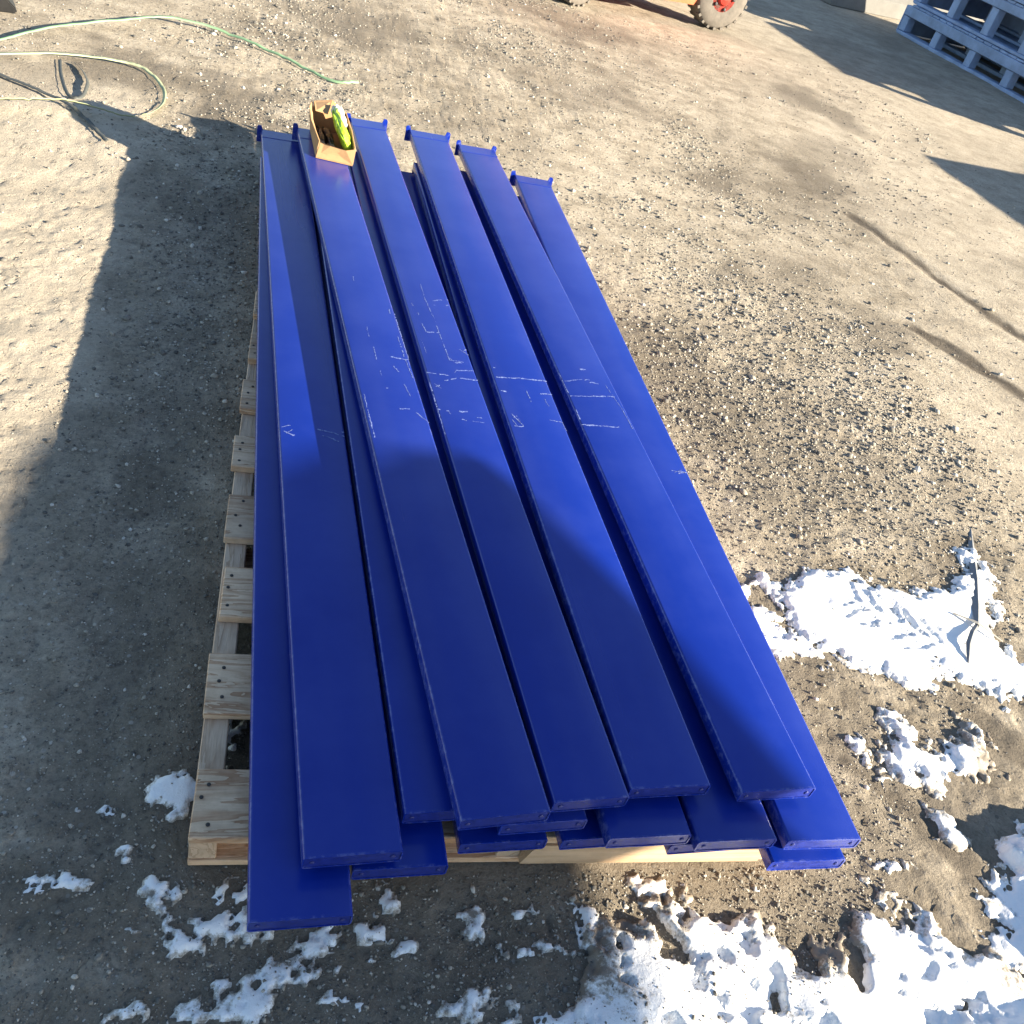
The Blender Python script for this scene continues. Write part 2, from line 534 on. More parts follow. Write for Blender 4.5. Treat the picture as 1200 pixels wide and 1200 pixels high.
# ------------------------------------------------------------------ ground
RUTS = [  # shadow strips painted into the ground colour: polyline, half width, groove depth, darkness
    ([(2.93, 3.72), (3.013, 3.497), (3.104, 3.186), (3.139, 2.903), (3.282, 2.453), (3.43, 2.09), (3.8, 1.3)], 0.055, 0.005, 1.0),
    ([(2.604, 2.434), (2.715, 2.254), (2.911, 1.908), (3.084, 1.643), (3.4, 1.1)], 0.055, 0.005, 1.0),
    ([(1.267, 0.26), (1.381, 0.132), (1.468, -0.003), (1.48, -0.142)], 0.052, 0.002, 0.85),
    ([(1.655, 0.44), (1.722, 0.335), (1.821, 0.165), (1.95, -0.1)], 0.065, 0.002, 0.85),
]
DAMP = [((2.2, 3.7), .16), ((2.02, 2.59), .15), ((2.47, 2.29), .20), ((2.11, 6.41), .35), ((1.96, 4.98), .28),
        ((2.96, 4.06), .25), ((3.75, 5.81), .35), ((1.53, 1.59), .30), ((-0.19, 2.43), .30), ((-0.17, .95), .12),
        ((-0.58, 3.69), .24), ((-0.22, 3.58), .30), ((1.18, -.12), .11), ((1.41, .07), .08), ((.55, -.07), .2),
        ((1.36, 1.81), .21), ((1.62, .12), .12), ((1.40, .38), .10), ((1.25, .1), .1), ((1.15, .45), .08), ((.3, -.15), .25), ((-.1, .6), .15), ((0.5, 5.2), .5)]


SNOW_POLY = [  # polygon, thickness, dirt
    ([(1.308, .731), (1.414, .781), (1.499, .801), (1.629, .8), (1.665, .715), (1.784, .74), (1.88, .764), (2.0, .91), (2.081, .954), (2.083, .9), (2.029, .744), (1.947, .599), (1.956, .5), (2.05, .447), (1.98, .341), (1.787, .439), (1.701, .461), (1.606, .401), (1.563, .429), (1.535, .467), (1.458, .502), (1.357, .484), (1.31, .56)], .011, .02),
    ([(1.469, .34), (1.509, .329), (1.534, .272), (1.659, .31), (1.721, .242), (1.712, .175), (1.628, .185), (1.502, .122), (1.418, .162), (1.382, .215)], .012, .18),
    ([(1.61, .023), (1.731, .07), (2.2, .1), (2.2, -.6), (1.219, -.6), (1.246, -.282), (1.376, -.217), (1.433, -.141), (1.466, -.057), (1.53, -.004)], .034, .03),
    ([(.661, -.127), (.727, -.108), (.816, -.076), (.911, -.088), (.972, -.147), (1.049, -.165), (1.167, -.099), (1.254, -.072), (1.312, -.12), (1.331, -.169), (1.422, -.172), (1.6, -.252), (1.6, -.6), (.4, -.6), (.625, -.221)], .015, .22),
    ([(1.433, .132), (1.49, .102), (1.526, .024), (1.581, -.005), (1.528, -.023), (1.469, .015), (1.431, .072)], .008, .3),
]
SNOW_ELL = [((-.032, .138), .044, .04), ((-.033, .09), .033, .019), ((-.195, -.023), .026, .014), ((-.139, .106), .023, .013), ((-.093, .038), .015, .015), ((-.024, -.048), .027, .024), ((.054, -.084), .066, .021), ((.089, -.045), .036, .025), ((.02, -.116), .03, .013), ((.158, -.172), .052, .022), ((.201, -.123), .036, .018), ((.008, -.223), .018, .016), ((.106, -.217), .026, .012), ((.293, -.113), .035, .029), ((.346, -.135), .024, .021), ((.316, -.065), .019, .014), ((.452, -.112), .028, .025), ((.511, -.146), .037, .019), ((.543, -.109), .026, .02), ((.59, -.146), .035, .022), ((.648, -.12), .024, .032), ((.39, -.24), .036, .014), ((.445, -.218), .019, .012), ((.554, -.224), .036, .015), ((.575, -.257), .055, .017), ((.042, .255), .021, .025), ((1.292, -.018), .027, .02), ((1.106, -.189), .034, .016), ((.789, -.056), .029, .013), ((.233, -.207), .023, .011), ((.961, -.045), .017, .01), ((1.268, .571), .052, .1), ((1.24, .711), .03, .026), ((-.066, -.213), .034, .014), ((1.34, .257), .03, .02), ((.13, -.30), .1, .04), ((.35, -.33), .09, .04), ((.02, -.32), .05, .03)]


def ground_h(x, y, fine=1.0):
    h = 0.018 * fbm(x, y, 0.55, 2, 1) + 0.006 * fbm(x, y, 2.6, 3, 2)
    rough = smooth(-0.25, 0.30, fbm(x, y, 0.7, 3, 5) + 0.25 * smooth(2.5, 1.7, x) * smooth(-.45, -.2, x) * smooth(3.2, 1.8, y))
    d = 0.0045 * fbm(x, y, 11.0, 3, 3) * (0.4 + 1.1 * rough)
    f = fbm(x, y, 36.0, 2, 4, 0.6)
    d = d + fine * (0.0012 + 0.0036 * rough) * (np.abs(f) * 1.4 - 0.25)
    pit = fbm(x, y, 46.0, 2, 6)
    d = d - fine * (0.002 + 0.008 * rough) * np.maximum(0, pit - 0.30) * 2.0
    h = h + d
    for pts, w, dep, _ in RUTS:
        dd, al, tot = seg_dist(x, y, pts)
        dd = dd + 0.035 * fbm(x, y, 9.0, 3, 2)
        fade = smooth(0, 0.25 * min(1.0, tot), al)
        h = h - dep * fade * smooth(w, w * 0.35, dd) + dep * 0.35 * fade * np.exp(-((dd - w * 1.5) / (w * 0.5)) ** 2)
    # packed flat under the pallet
    inx = smooth(-.16, -.02, x) * smooth(1.25, 1.08, x) * smooth(-.14, -.02, y) * smooth(2.8, 2.5, y)
    return (h - 0.012) * (1 - inx) + (np.minimum(0.35 * d, 0.0) - 0.006) * inx


def ground_damp(x, y):
    a = np.zeros(np.shape(x))
    n1 = fbm(x, y, 5.0, 4, 3)
    for (cx, cy), r in DAMP:
        d = np.hypot(x - cx, (y - cy) * 0.75) / r + n1 * 1.3
        a = np.maximum(a, 0.55 * smooth(1.15, 0.35, d))
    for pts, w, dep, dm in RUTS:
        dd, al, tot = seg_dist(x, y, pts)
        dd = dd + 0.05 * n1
        a = np.maximum(a, dm * smooth(0, 0.12 * min(1, tot), al) * smooth(w * 1.2, w * 0.5, dd))  # painted shadow strips share the damp darkening
    a = np.maximum(a, 0.30 * smooth(0.20, 0.45, fbm(x, y, 1.6, 4, 7))) * (1 - 0.7 * smooth(-.3, -.5, x) * smooth(3.2, 2.8, y))
    a = np.maximum(a, 0.50 * np.exp(-(((x - 1.55) / .55) ** 2 + ((y - 1.45) / .65) ** 2)) * smooth(-.35, .2, fbm(x, y, 4.0, 4, 2)))
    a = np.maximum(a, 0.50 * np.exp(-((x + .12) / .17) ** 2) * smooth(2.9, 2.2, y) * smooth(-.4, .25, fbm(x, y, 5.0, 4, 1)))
    # trodden, damp earth round the near end of the pallet
    a = np.maximum(a, 0.50 * smooth(0.35, -0.05, np.maximum(y, -0.4)) * smooth(-.35, .15, x) * smooth(1.7, 1.1, x))
    # melt-wet soil round the snow
    nb = (x > -.4) & (x < 2.3) & (y > -.65) & (y < 1.15)
    xs, ys, ns = x[nb], y[nb], n1[nb]
    w_ = np.full(xs.shape, -9.0)
    for poly, th, dr in SNOW_POLY: w_ = np.maximum(w_, poly_sd(xs, ys, poly))
    for (cx, cy), rx, ry in SNOW_ELL: w_ = np.maximum(w_, (1 - np.hypot((xs - cx) / rx, (ys - cy) / ry)) * min(rx, ry))
    a[nb] = np.maximum(a[nb], 0.62 * smooth(-.075, -.01, w_ + 0.07 * ns))
    return np.clip(a, 0, 1)


def ground_crust(x, y):
    """smooth pale dried fines: the strip at left and the driven lane at right"""
    n1 = 0.16 * fbm(x, y, 2.2, 4, 6)
    left = smooth(-.34, -.50, x + n1 + 0.06 * np.maximum(0, y - 3.0)) * smooth(3.7, 3.2, y)
    right = smooth(2.35, 2.75, x + 2 * n1 - 0.22 * np.clip(y - 1.5, 0, 3)) * 0.45
    return np.clip(np.maximum(left, right), 0, 1)


def spaced(lo, hi, step, far_lo, far_hi, g=1.16):
    c = list(np.arange(lo, hi + 1e-6, step))
    s = step; v = lo; left = []
    while v > far_lo:
        s = min(s * g, 30.0); v -= s; left.append(v)
    s = step; v = hi; right = []
    while v < far_hi:
        s = min(s * g, 30.0); v += s; right.append(v)
    return np.array(left[::-1] + c + right)


gx = spaced(-0.85, 2.75, 0.0095, -220, 240, 1.035)
gy = spaced(-0.45, 2.1, 0.0095, -120, 330, 1.022)
GX, GY = np.meshgrid(gx, gy, indexing='ij')
stepx = np.gradient(gx)[:, None]; stepy = np.gradient(gy)[None, :]
FINE = np.clip(0.05 / np.maximum(stepx, stepy), 0.0, 1.0)
GH = ground_h(GX, GY, np.clip(FINE * 1.2, 0, 1))
GH *= np.clip(1.5 / np.maximum(1.0, np.hypot(GX, GY) / 12.0), 0.1, 1.0)
GD = ground_damp(GX, GY)


def grid_mesh(name, X, Y, Z, keep=None):
    nx, ny = X.shape
    co = np.stack([X, Y, Z], -1).reshape(-1, 3)
    i, j = np.meshgrid(np.arange(nx - 1), np.arange(ny - 1), indexing='ij')
    a = (i * ny + j).ravel()
    F = np.stack([a, a + ny, a + ny + 1, a + 1], -1)
    if keep is not None:
        F = F[keep.ravel()]
        used = np.unique(F)
        rm = np.full(len(co), -1); rm[used] = np.arange(len(used))
        co = co[used]; F = rm[F]
    else:
        used = None
    me = bpy.data.meshes.new(name)
    me.vertices.add(len(co)); me.vertices.foreach_set('co', co.astype(np.float32).ravel())
    me.loops.add(F.size); me.loops.foreach_set('vertex_index', F.astype(np.int32).ravel())
    me.polygons.add(len(F))
    me.polygons.foreach_set('loop_start', np.arange(0, F.size, 4, dtype=np.int32))
    me.polygons.foreach_set('loop_total', np.full(len(F), 4, np.int32))
    me.update(calc_edges=True)
    me.polygons.foreach_set('use_smooth', np.ones(len(F), bool))
    return me, used


def attr(me, name, val):
    a = me.attributes.new(name, 'FLOAT', 'POINT')
    a.data.foreach_set('value', np.asarray(val, np.float32).ravel())


me, _ = grid_mesh('ground', GX, GY, GH)
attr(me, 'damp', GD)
attr(me, 'crust', ground_crust(GX, GY))
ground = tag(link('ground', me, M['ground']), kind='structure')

# ------------------------------------------------------------------ snow
sx = np.arange(-.32, 2.2, .0052); sy = np.arange(-.60, 1.05, .0052)
SX, SY = np.meshgrid(sx, sy, indexing='ij')
gb = ground_h(SX, SY)
gs = ground_h(SX, SY, 0.0) + 0.0015
nz = fbm(SX, SY, 14.0, 4, 2, 0.55); nz2 = fbm(SX, SY, 42.0, 3, 5, 0.6); nz3 = fbm(SX, SY, 95.0, 2, 3, 0.6)
thick = np.full(SX.shape, -1.0); dirt = np.zeros(SX.shape)
for poly, th, dr in SNOW_POLY:
    s = poly_sd(SX, SY, poly) + 0.060 * nz + 0.030 * nz2 + 0.016 * nz3 + 0.006
    lump = 1.0 + (1.8 if th > .03 else 0.7) * fbm(SX, SY, 6.5, 2, 4) + 0.30 * fbm(SX, SY, 16.0, 2, 1) + 0.05 * nz2
    t = np.where(s > 0, th * np.clip(lump, 0.15, 1.9) * smooth(0, 0.085 if th > .03 else 0.05, s) + 0.0015, s)
    dirt = np.where(t > thick, dr + 0.50 * smooth(0.055, 0.0, s) + (0.0 if th > .03 or th == .011 else 0.9 * np.maximum(0, fbm(SX, SY, 9.0, 4, 7))), dirt)
    thick = np.maximum(thick, t)
for (cx, cy), rx, ry in SNOW_ELL:
    q = 1.0 - np.hypot((SX - cx) / rx, (SY - cy) / ry)
    s = q * min(rx, ry) * 1.1 + 0.034 * nz + 0.026 * nz2 + 0.016 * nz3
    t = np.where(s > 0, 0.006 * smooth(0, 0.022, s) + 0.0010, s)
    dirt = np.where(t > thick, 0.22 + 0.50 * smooth(0.020, 0.0, s), dirt)
    thick = np.maximum(thick, t)
# tyre lugs pressed into the snow
ta = np.array([1.50, .715]); tb = np.array([1.76, .53])
td = (tb - ta) / np.linalg.norm(tb - ta); tn = np.array([-td[1], td[0]])
al = (SX - ta[0]) * td[0] + (SY - ta[1]) * td[1]; ac = (SX - ta[0]) * tn[0] + (SY - ta[1]) * tn[1]
ph = (al + np.abs(ac) * 0.9) / 0.056 + 0.5 * (ac > 0) + 0.55 * nz + 0.25 * nz2
lug = ((ph - np.floor(ph)) > 0.45) & (np.abs(ac) > 0.008) & (np.abs(ac) < 0.075)
lugm = lug * smooth(0, .05, al) * smooth(.33, .27, al)
thick = np.where((thick > 0.004) & (lugm > 0), thick * (1 - 0.45 * lugm) + 0.001, thick)
dirt = dirt + 0.16 * lugm
# bare stones poking through the thin dirty snow
hole = smooth(0.12, 0.30, fbm(SX, SY, 24.0, 4, 6)) * smooth(0.15, 0.5, dirt + 0.10)
thick = np.where(thick > 0, thick * (1 - 0.9 * hole) - 0.0035 * hole, thick)
under = (SX > -.005) & (SX < 1.04) & (SY > .0) & (SY < 2.5)
thick = np.where(under & ~((SX < .16) & (SY > .12) & (SY < .36)), -1, thick)
thick = np.where(under, np.minimum(thick, 0.004), thick)
pos = thick > 0
SZ = np.where(pos, np.maximum(gs + thick, gb + np.minimum(thick, .0012)), gb - 0.006)
k4 = pos[:-1, :-1] | pos[1:, :-1] | pos[:-1, 1:] | pos[1:, 1:]
me, used = grid_mesh('snow', SX, SY, SZ, k4)
attr(me, 'dirt', dirt.ravel()[used])
tag(link('snow', me, M['snow']), 'patches of old white snow, dirty and lumpy, on the dirt', 'snow', kind='stuff')

# ------------------------------------------------------------------ loose gravel
def gravel():
    def shapes(kind):
        base = bmesh.new()
        if kind == 'ico':
            bmesh.ops.create_icosphere(base, subdivisions=1, radius=1.0)
        else:
            vs = [base.verts.new(p) for p in ((1, 0, 0), (-.3, .95, 0), (-.7, -.8, .1), (.1, .1, 1), (0, 0, -.8), (.5, -.8, .3))]
            bmesh.ops.convex_hull(base, input=vs)
            bmesh.ops.triangulate(base, faces=base.faces)
        base.verts.index_update()
        r = np.array([v.co[:] for v in base.verts]), np.array([[v.index for v in f.verts] for f in base.faces])
        base.free()
        return r
    allco, allF, alltone = [], [], []
    off = 0
    for kind, n in (('ico', 60000), ('chip', 400000)):
        bv, bf = shapes(kind)
        x = RNG.uniform(-1.2, 4.6, n); y = -0.42 + (RNG.random(n) ** 1.75) * 7.5
        dens = 0.10 + 0.32 * smooth(0.0, 0.3, fbm(x, y, 1.6, 3, 5))
        dens += 1.0 * np.exp(-(((x - 1.6) / .6) ** 2 + ((y - 1.35) / .75) ** 2))
        dens += 1.0 * np.exp(-((x + .12) / .17) ** 2) * smooth(3.2, 1.6, y)
        dens += 1.1 * smooth(0.25, -0.05, y) * smooth(1.6, 1.1, x)
        dens *= np.where((x < -.42) | (x > 2.4), 0.28, 1.0)
        inside = np.abs((x - .053) * .9403 - (y + .80) * .340) < 0.35 + 0.72 * np.maximum(y + .80, 0)
        keep = (RNG.random(n) < dens) & inside & ~((x > .16) & (x < 1.08) & (y > -.02) & (y < 2.5))
        x = x[keep]; y = y[keep]; n = len(x)
        dist = np.hypot(x - .05, y + .8)
        if kind == 'ico':
            s = (0.0022 + 0.0040 * RNG.random(n) ** 3.0) * np.clip(dist / 1.8, 0.8, 1.9)
            big = RNG.random(n) < 0.012
            s = np.where(big, RNG.uniform(0.005, 0.0095, n) * np.clip(dist / 1.8, 0.75, 1.6), s)
        else:
            s = (0.0012 + 0.0022 * RNG.random(n) ** 2.0) * np.clip(dist / 1.9, 0.8, 1.9)
            big = np.zeros(n, bool)
        zg = ground_h(x, y)
        # grit lying on the thin dirty snow
        ix = np.clip(((x - sx[0]) / (sx[1] - sx[0])).astype(int), 0, len(sx) - 1); iy = np.clip(((y - sy[0]) / (sy[1] - sy[0])).astype(int), 0, len(sy) - 1)
        on = (x > sx[0]) & (x < sx[-1]) & (y > sy[0]) & (y < sy[-1]) & pos[ix, iy] & (RNG.random(n) < np.clip(dirt[ix, iy] * 0.8 - .02, 0.01, .45))
        zg = np.where(on, np.maximum(zg, SZ[ix, iy] - s * .2), zg)
        z = zg + s * 0.15
        sc = s[:, None] * RNG.uniform(0.65, 1.25, (n, 3)) * np.array([1.1, 1.1, 0.8])
        ang = RNG.uniform(0, 6.283, n); c, si = np.cos(ang), np.sin(ang)
        jit = RNG.uniform(0.6, 1.25, (n, len(bv), 1))
        P = bv[None] * jit * sc[:, None, :]
        px = P[..., 0] * c[:, None] - P[..., 1] * si[:, None]; py = P[..., 0] * si[:, None] + P[..., 1] * c[:, None]
        allco.append(np.stack([px + x[:, None], py + y[:, None], P[..., 2] + z[:, None]], -1).reshape(-1, 3))
        allF.append((bf[None] + (np.arange(n) * len(bv))[:, None, None]).reshape(-1, 3) + off)
        off += n * len(bv)
        alltone.append(np.repeat(np.clip(RNG.beta(1.15, 1.5, n) + np.where(big, 0.12, 0), 0, 1), len(bv)))
    co = np.concatenate(allco); F = np.concatenate(allF)
    me = bpy.data.meshes.new('gravel')
    me.vertices.add(len(co)); me.vertices.foreach_set('co', co.astype(np.float32).ravel())
    me.loops.add(F.size); me.loops.foreach_set('vertex_index', F.astype(np.int32).ravel())
    me.polygons.add(len(F))
    me.polygons.foreach_set('loop_start', np.arange(0, F.size, 3, dtype=np.int32))
    me.polygons.foreach_set('loop_total', np.full(len(F), 3, np.int32))
    me.update(calc_edges=True)
    attr(me, 'tone', np.concatenate(alltone))
    print('gravel tris', len(F))
    tag(link('gravel', me, M['stones']), 'loose grey and tan gravel scattered over the dirt yard', 'gravel', kind='stuff')


gravel()

# ------------------------------------------------------------------ the long wooden pallet
DECK = 0.090
PW, PL = 1.035, 2.52
pallet = empty('wooden_pallet', (0.002, 0, 0), math.radians(-0.5),
               label='long worn softwood pallet under the stack of blue beams', cat='pallet')
for x0 in (0.0, PW / 2 - 0.02, PW - 0.042):
    box('stringer', x0, x0 + 0.042, 0.004, PL - 0.004, 0.014, DECK - 0.0175, M['wood_y'], pallet, 0.002)
for y0 in (0.0, 0.62, 1.25, 1.88, PL - 0.10):
    box('bottom_board', 0.0, PW, y0 + .001, y0 + 0.10, 0.0, 0.0135, M['wood'], pallet, 0.0015, jitter=.0008)
BY = [(-.003, .119), (.226, .362), (.450, .587), (.667, .806), (.901, 1.019)]
y = 1.125
while y < PL - 0.1:
    BY.append((y, y + random.choice((.118, .13, .137)))); y += 0.228
BY[-1] = (PL - 0.125, PL)
nail_me = bm_mesh(lathe([(0.0005, -0.002), (0.0034, -0.0005), (0.0034, 0.0006), (0.0017, 0.0012)], 10, 'z'), 'nail')
for i, (y0, y1) in enumerate(BY):
    w0 = random.uniform(-.004, .003)
    bd = box('deck_board', w0, PW + random.uniform(-.004, .004), y0, y1, -0.017, 0.0, M['wood'], pallet, 0.0018,
             loc=(0, 0, DECK), rot=(0, 0, random.uniform(-.006, .006)), jitter=.0012)
    for xs in (0.0, PW / 2 - .02, PW - .042):
        for t in (.22, .5, .80):
            link('nail', nail_me, M['nail'], bd, (xs + .020 + random.uniform(-.009, .009), y0 + (y1 - y0) * (t + random.uniform(-.07, .07)), 0.0004))
# header boards closing the near end between the stringers
box('header_board', 0.043, PW / 2 - 0.021, 0.034, 0.052, 0.0145, DECK - 0.0185, M['wood'], pallet, 0.001)
hb = prism([(PW / 2 + 0.021, .0145), (PW - .043, .0145), (PW - .043, DECK - .0185), (PW / 2 + .040, DECK - .0185)], -0.010, 0.012)
link('header_board', bm_mesh(hb, 'header_board'), M['header'], pallet)

# ------------------------------------------------------------------ blue beams
T = 0.0450
GAP = 0.0015
BEAMS = [
    ('L1', 1, 0.1672, -0.1578, 0.0407, 0.146, 2.760),
    ('L2', 1, 0.3143, -0.0840, 0.0400, 0.146, 2.750),
    ('A', 1, 0.4818, -0.0442, 0.0470, 0.146, 2.720),
    ('C', 1, 0.6515, -0.0397, 0.0540, 0.146, 2.740),
    ('E1', 1, 0.8393, -0.0515, 0.0524, 0.146, 2.740),
    ('G', 1, 1.0146, -0.0864, 0.0157, 0.146, 2.740),
    ('T1', 2, 0.2368, -0.0885, 0.0666, 0.146, 2.824),
    ('M', 2, 0.3873, -0.0175, 0.0660, 0.146, 2.740),
    ('Bb', 2, 0.5376, -0.0387, 0.0665, 0.146, 2.730),
    ('D', 2, 0.7114, -0.0657, 0.0405, 0.146, 2.750),
    ('E', 2, 0.8645, -0.0743, 0.0324, 0.146, 2.760),
    ('T6', 2, 1.0276, -0.0752, 0.0108, 0.142, 2.816),
    ('T2', 3, 0.4607, -0.0550, 0.1054, 0.146, 2.752),
    ('T3', 3, 0.6052, -0.0274, 0.0856, 0.130, 2.930),
    ('T4', 3, 0.7481, -0.0044, 0.0545, 0.146, 2.894),
    ('T5', 3, 0.9448, -0.0099, 0.0597, 0.146, 2.842),
]
SCRATCHES = {
    'T2': [[(-0.0138, 1.4078), (-0.0150, 1.3613)], [(-0.0096, 1.3156), (-0.0113, 1.2541)], [(-0.0094, 1.2082), (-0.0097, 1.1824)], [(0.0612, 1.3897), (0.0617, 1.3323), (0.0614, 1.2767)], [(0.0266, 1.2723), (0.0706, 1.2642)], [(0.0628, 1.2632), (0.0676, 1.1844)], [(0.0271, 1.2295), (0.0360, 1.2068)], [(0.0405, 1.1559), (0.0475, 1.1043)], [(0.0120, 1.0518), (0.0364, 1.0504)], [(0.0489, 1.0408), (0.0715, 1.0025)], [(-0.0634, 1.1023), (-0.0632, 1.0258), (-0.0628, 0.9367)], [(0.0715, 1.4911), (0.0715, 1.3708), (0.0715, 1.2656)], [(0.0610, 1.5107), (0.0597, 1.4871)], [(-0.0131, 1.6769), (-0.0148, 1.6511)], [(-0.0063, 1.1348), (-0.0025, 1.1315)]],
    'T3': [[(-0.0025, 1.6597), (-0.0039, 1.5746), (0.0005, 1.5024), (0.0058, 1.4485)], [(-0.0375, 1.4485), (-0.0306, 1.3936), (0.0043, 1.3950), (0.0030, 1.4326)], [(0.0043, 1.3950), (0.0059, 1.3291), (0.0074, 1.2657), (0.0440, 1.2598)], [(0.0160, 1.5670), (0.0635, 1.5819)], [(0.0159, 1.5424), (0.0226, 1.5420)], [(0.0508, 1.5475), (0.0597, 1.5492)], [(-0.0517, 1.3490), (-0.0486, 1.2882)], [(0.0443, 1.3206), (0.0635, 1.2961)], [(0.0505, 1.3115), (0.0635, 1.3236)], [(-0.0635, 1.1979), (-0.0080, 1.1930)], [(0.0104, 1.2088), (0.0163, 1.2190), (0.0635, 1.2224)], [(-0.0242, 1.1673), (0.0091, 1.1820)], [(0.0193, 1.1833), (0.0635, 1.1797)], [(-0.0535, 1.1506), (-0.0380, 1.1333)], [(-0.0516, 1.1406), (-0.0396, 1.1446)], [(-0.0635, 1.0433), (-0.0369, 1.0407), (-0.0360, 1.0264)], [(-0.0113, 1.0409), (0.0104, 1.0395)], [(-0.0107, 1.0076), (-0.0003, 1.0051)], [(0.0140, 1.0041), (0.0426, 1.0009)], [(0.0281, 1.0185), (0.0403, 1.0173)], [(-0.0635, 1.1555), (-0.0635, 1.0497), (-0.0635, 0.9450)], [(0.0112, 1.2732), (0.0192, 1.2535), (0.0435, 1.2569)], [(-0.0471, 1.5415), (-0.0455, 1.5257)], [(-0.0380, 1.4952), (-0.0364, 1.4798)]],
    'T4': [[(-0.0628, 1.1893), (0.0020, 1.1943), (0.0715, 1.1921)], [(-0.0631, 1.1294), (-0.0503, 1.1274)], [(0.0061, 1.1411), (0.0067, 1.0916)], [(-0.0563, 1.0327), (-0.0362, 0.9867)], [(-0.0598, 0.9814), (-0.0355, 0.9832)], [(-0.0551, 1.0206), (-0.0412, 0.9981)], [(-0.0601, 1.0078), (-0.0521, 0.9823)], [(-0.0460, 1.0279), (-0.0398, 1.0043)], [(0.0397, 1.1315), (0.0715, 1.1327)], [(0.0465, 1.1102), (0.0506, 1.0785)], [(0.0381, 1.0179), (0.0691, 1.0120), (0.0715, 0.9761)], [(-0.0617, 1.2349), (-0.0573, 1.2329)]],
    'T5': [[(-0.0710, 1.2534), (-0.0713, 1.2046), (-0.0697, 1.1641)], [(-0.0657, 1.2165), (-0.0270, 1.2293), (0.0084, 1.2348)], [(-0.0692, 1.1508), (-0.0057, 1.1571), (0.0596, 1.1649)], [(-0.0715, 1.0263), (-0.0274, 1.0279), (0.0287, 1.0270)], [(-0.0036, 1.2828), (0.0126, 1.2855)], [(0.0497, 1.2158), (0.0542, 1.1750), (0.0587, 1.1486), (0.0630, 1.1093), (0.0650, 1.0263)], [(0.0050, 1.2230), (0.0295, 1.2198)], [(-0.0691, 1.0920), (-0.0694, 1.0476)]],
    'T6': [[(0.0257, 0.9967), (0.0496, 0.9953), (0.0695, 0.9970)], [(0.0326, 0.9929), (0.0563, 1.0033)], [(0.0421, 0.9895), (0.0616, 0.9946)]],
    'T1': [[(-0.0606, 1.0184), (-0.0390, 1.0050)], [(-0.0655, 1.0337), (-0.0467, 1.0422)], [(-0.0593, 1.0028), (-0.0436, 1.0265)], [(0.0129, 1.0327), (0.0463, 1.0235), (0.0715, 1.0105)], [(0.0228, 1.0115), (0.0627, 0.9904)], [(0.0659, 1.0288), (0.0715, 1.0272)]],
}

LABELS = {
    'L1': 'longest blue beam at the bottom left, overhanging nearest the camera',
    'L2': 'bottom layer blue beam second from left, mostly hidden under the left beams',
    'A': 'bottom layer blue beam whose rounded scratched tip shows over the tan header board',
    'C': 'bottom layer dark blue beam peeking out beside the pale pallet header, third layer down',
    'E1': 'bottom layer blue beam showing only a thin lip under the right middle beams',
    'G': 'bottom right blue beam with its sunlit tip poking out lowest',
    'T1': 'left blue beam of the middle layer with a lit strip and scuffs halfway',
    'M': 'middle layer blue beam half hidden left of the cardboard box beam',
    'Bb': 'short showing middle layer blue beam tucked below the cardboard box beam',
    'D': 'middle layer dark blue beam ending under the gap between upper beams, fourth from left',
    'E': 'middle layer shaded blue beam ending just left of the sunlit right beam',
    'T6': 'rightmost sunlit blue beam along the edge of the stack, one small scratch',
    'T2': 'top blue beam carrying the small cardboard box at its far end',
    'T3': 'top blue beam right of the cardboard box with the most white scratches',
    'T4': 'third top blue beam, between two wide dark gaps, with a long cross scratch',
    'T5': 'top blue beam furthest right with a chipped right edge',
}


TB = 0.029      # height of the rolled box, the rest is the narrower foot channel under it


def ring(ww, z_lo, z_hi, rr, n=4):
    pts = []
    for cx, cz, a0 in ((ww / 2 - rr, z_hi - rr, 0), (-ww / 2 + rr, z_hi - rr, 90), (-ww / 2 + rr, z_lo + rr, 180), (ww / 2 - rr, z_lo + rr, 270)):
        for k in range(n + 1):
            a = math.radians(a0 + 90 * k / n)
            pts.append((cx + rr * math.cos(a), cz + rr * math.sin(a)))
    return pts


def tube_mesh(name, w, z_lo, z_hi, r, y0, L, wall=.0024):
    """hollow rolled section with rounded corners"""
    outer = ring(w, z_lo, z_hi, r); inner = ring(w - 2 * wall, z_lo + wall, z_hi - wall, r - wall)
    b = bmesh.new()
    rows = []
    for yy in (y0, L):
        rows.append(([b.verts.new((x, yy, z)) for x, z in outer], [b.verts.new((x, yy, z)) for x, z in inner]))
    n = len(outer)
    (o0, i0), (o1, i1) = rows
    for k in range(n):
        b.faces.new([o0[k], o1[k], o1[(k + 1) % n], o0[(k + 1) % n]])
        b.faces.new([i0[k], i0[(k + 1) % n], i1[(k + 1) % n], i1[k]])
    for o, i in rows:
        for k in range(n):
            b.faces.new([o[k], o[(k + 1) % n], i[(k + 1) % n], i[k]])
    me = bm_mesh(b, name, True)
    me.set_sharp_from_angle(angle=math.radians(38))
    return me


def end_plate_mesh(w, wing, ears):
    x = w / 2 + wing
    top = T - 0.001
    e = 0.016
    if ears:
        poly = [(-x, .002), (x, .002), (x, top + e * .7), (x - .004, top + e), (x - .015, top + e), (x - .020, top + .001),
                (-x + .020, top + .001), (-x + .015, top + e), (-x + .004, top + e), (-x, top + e * .7)]
    else:
        poly = [(-x, .002), (x, .002), (x, top), (-x, top)]
    return bm_mesh(prism(poly, 0, 0.004), 'end_plate')


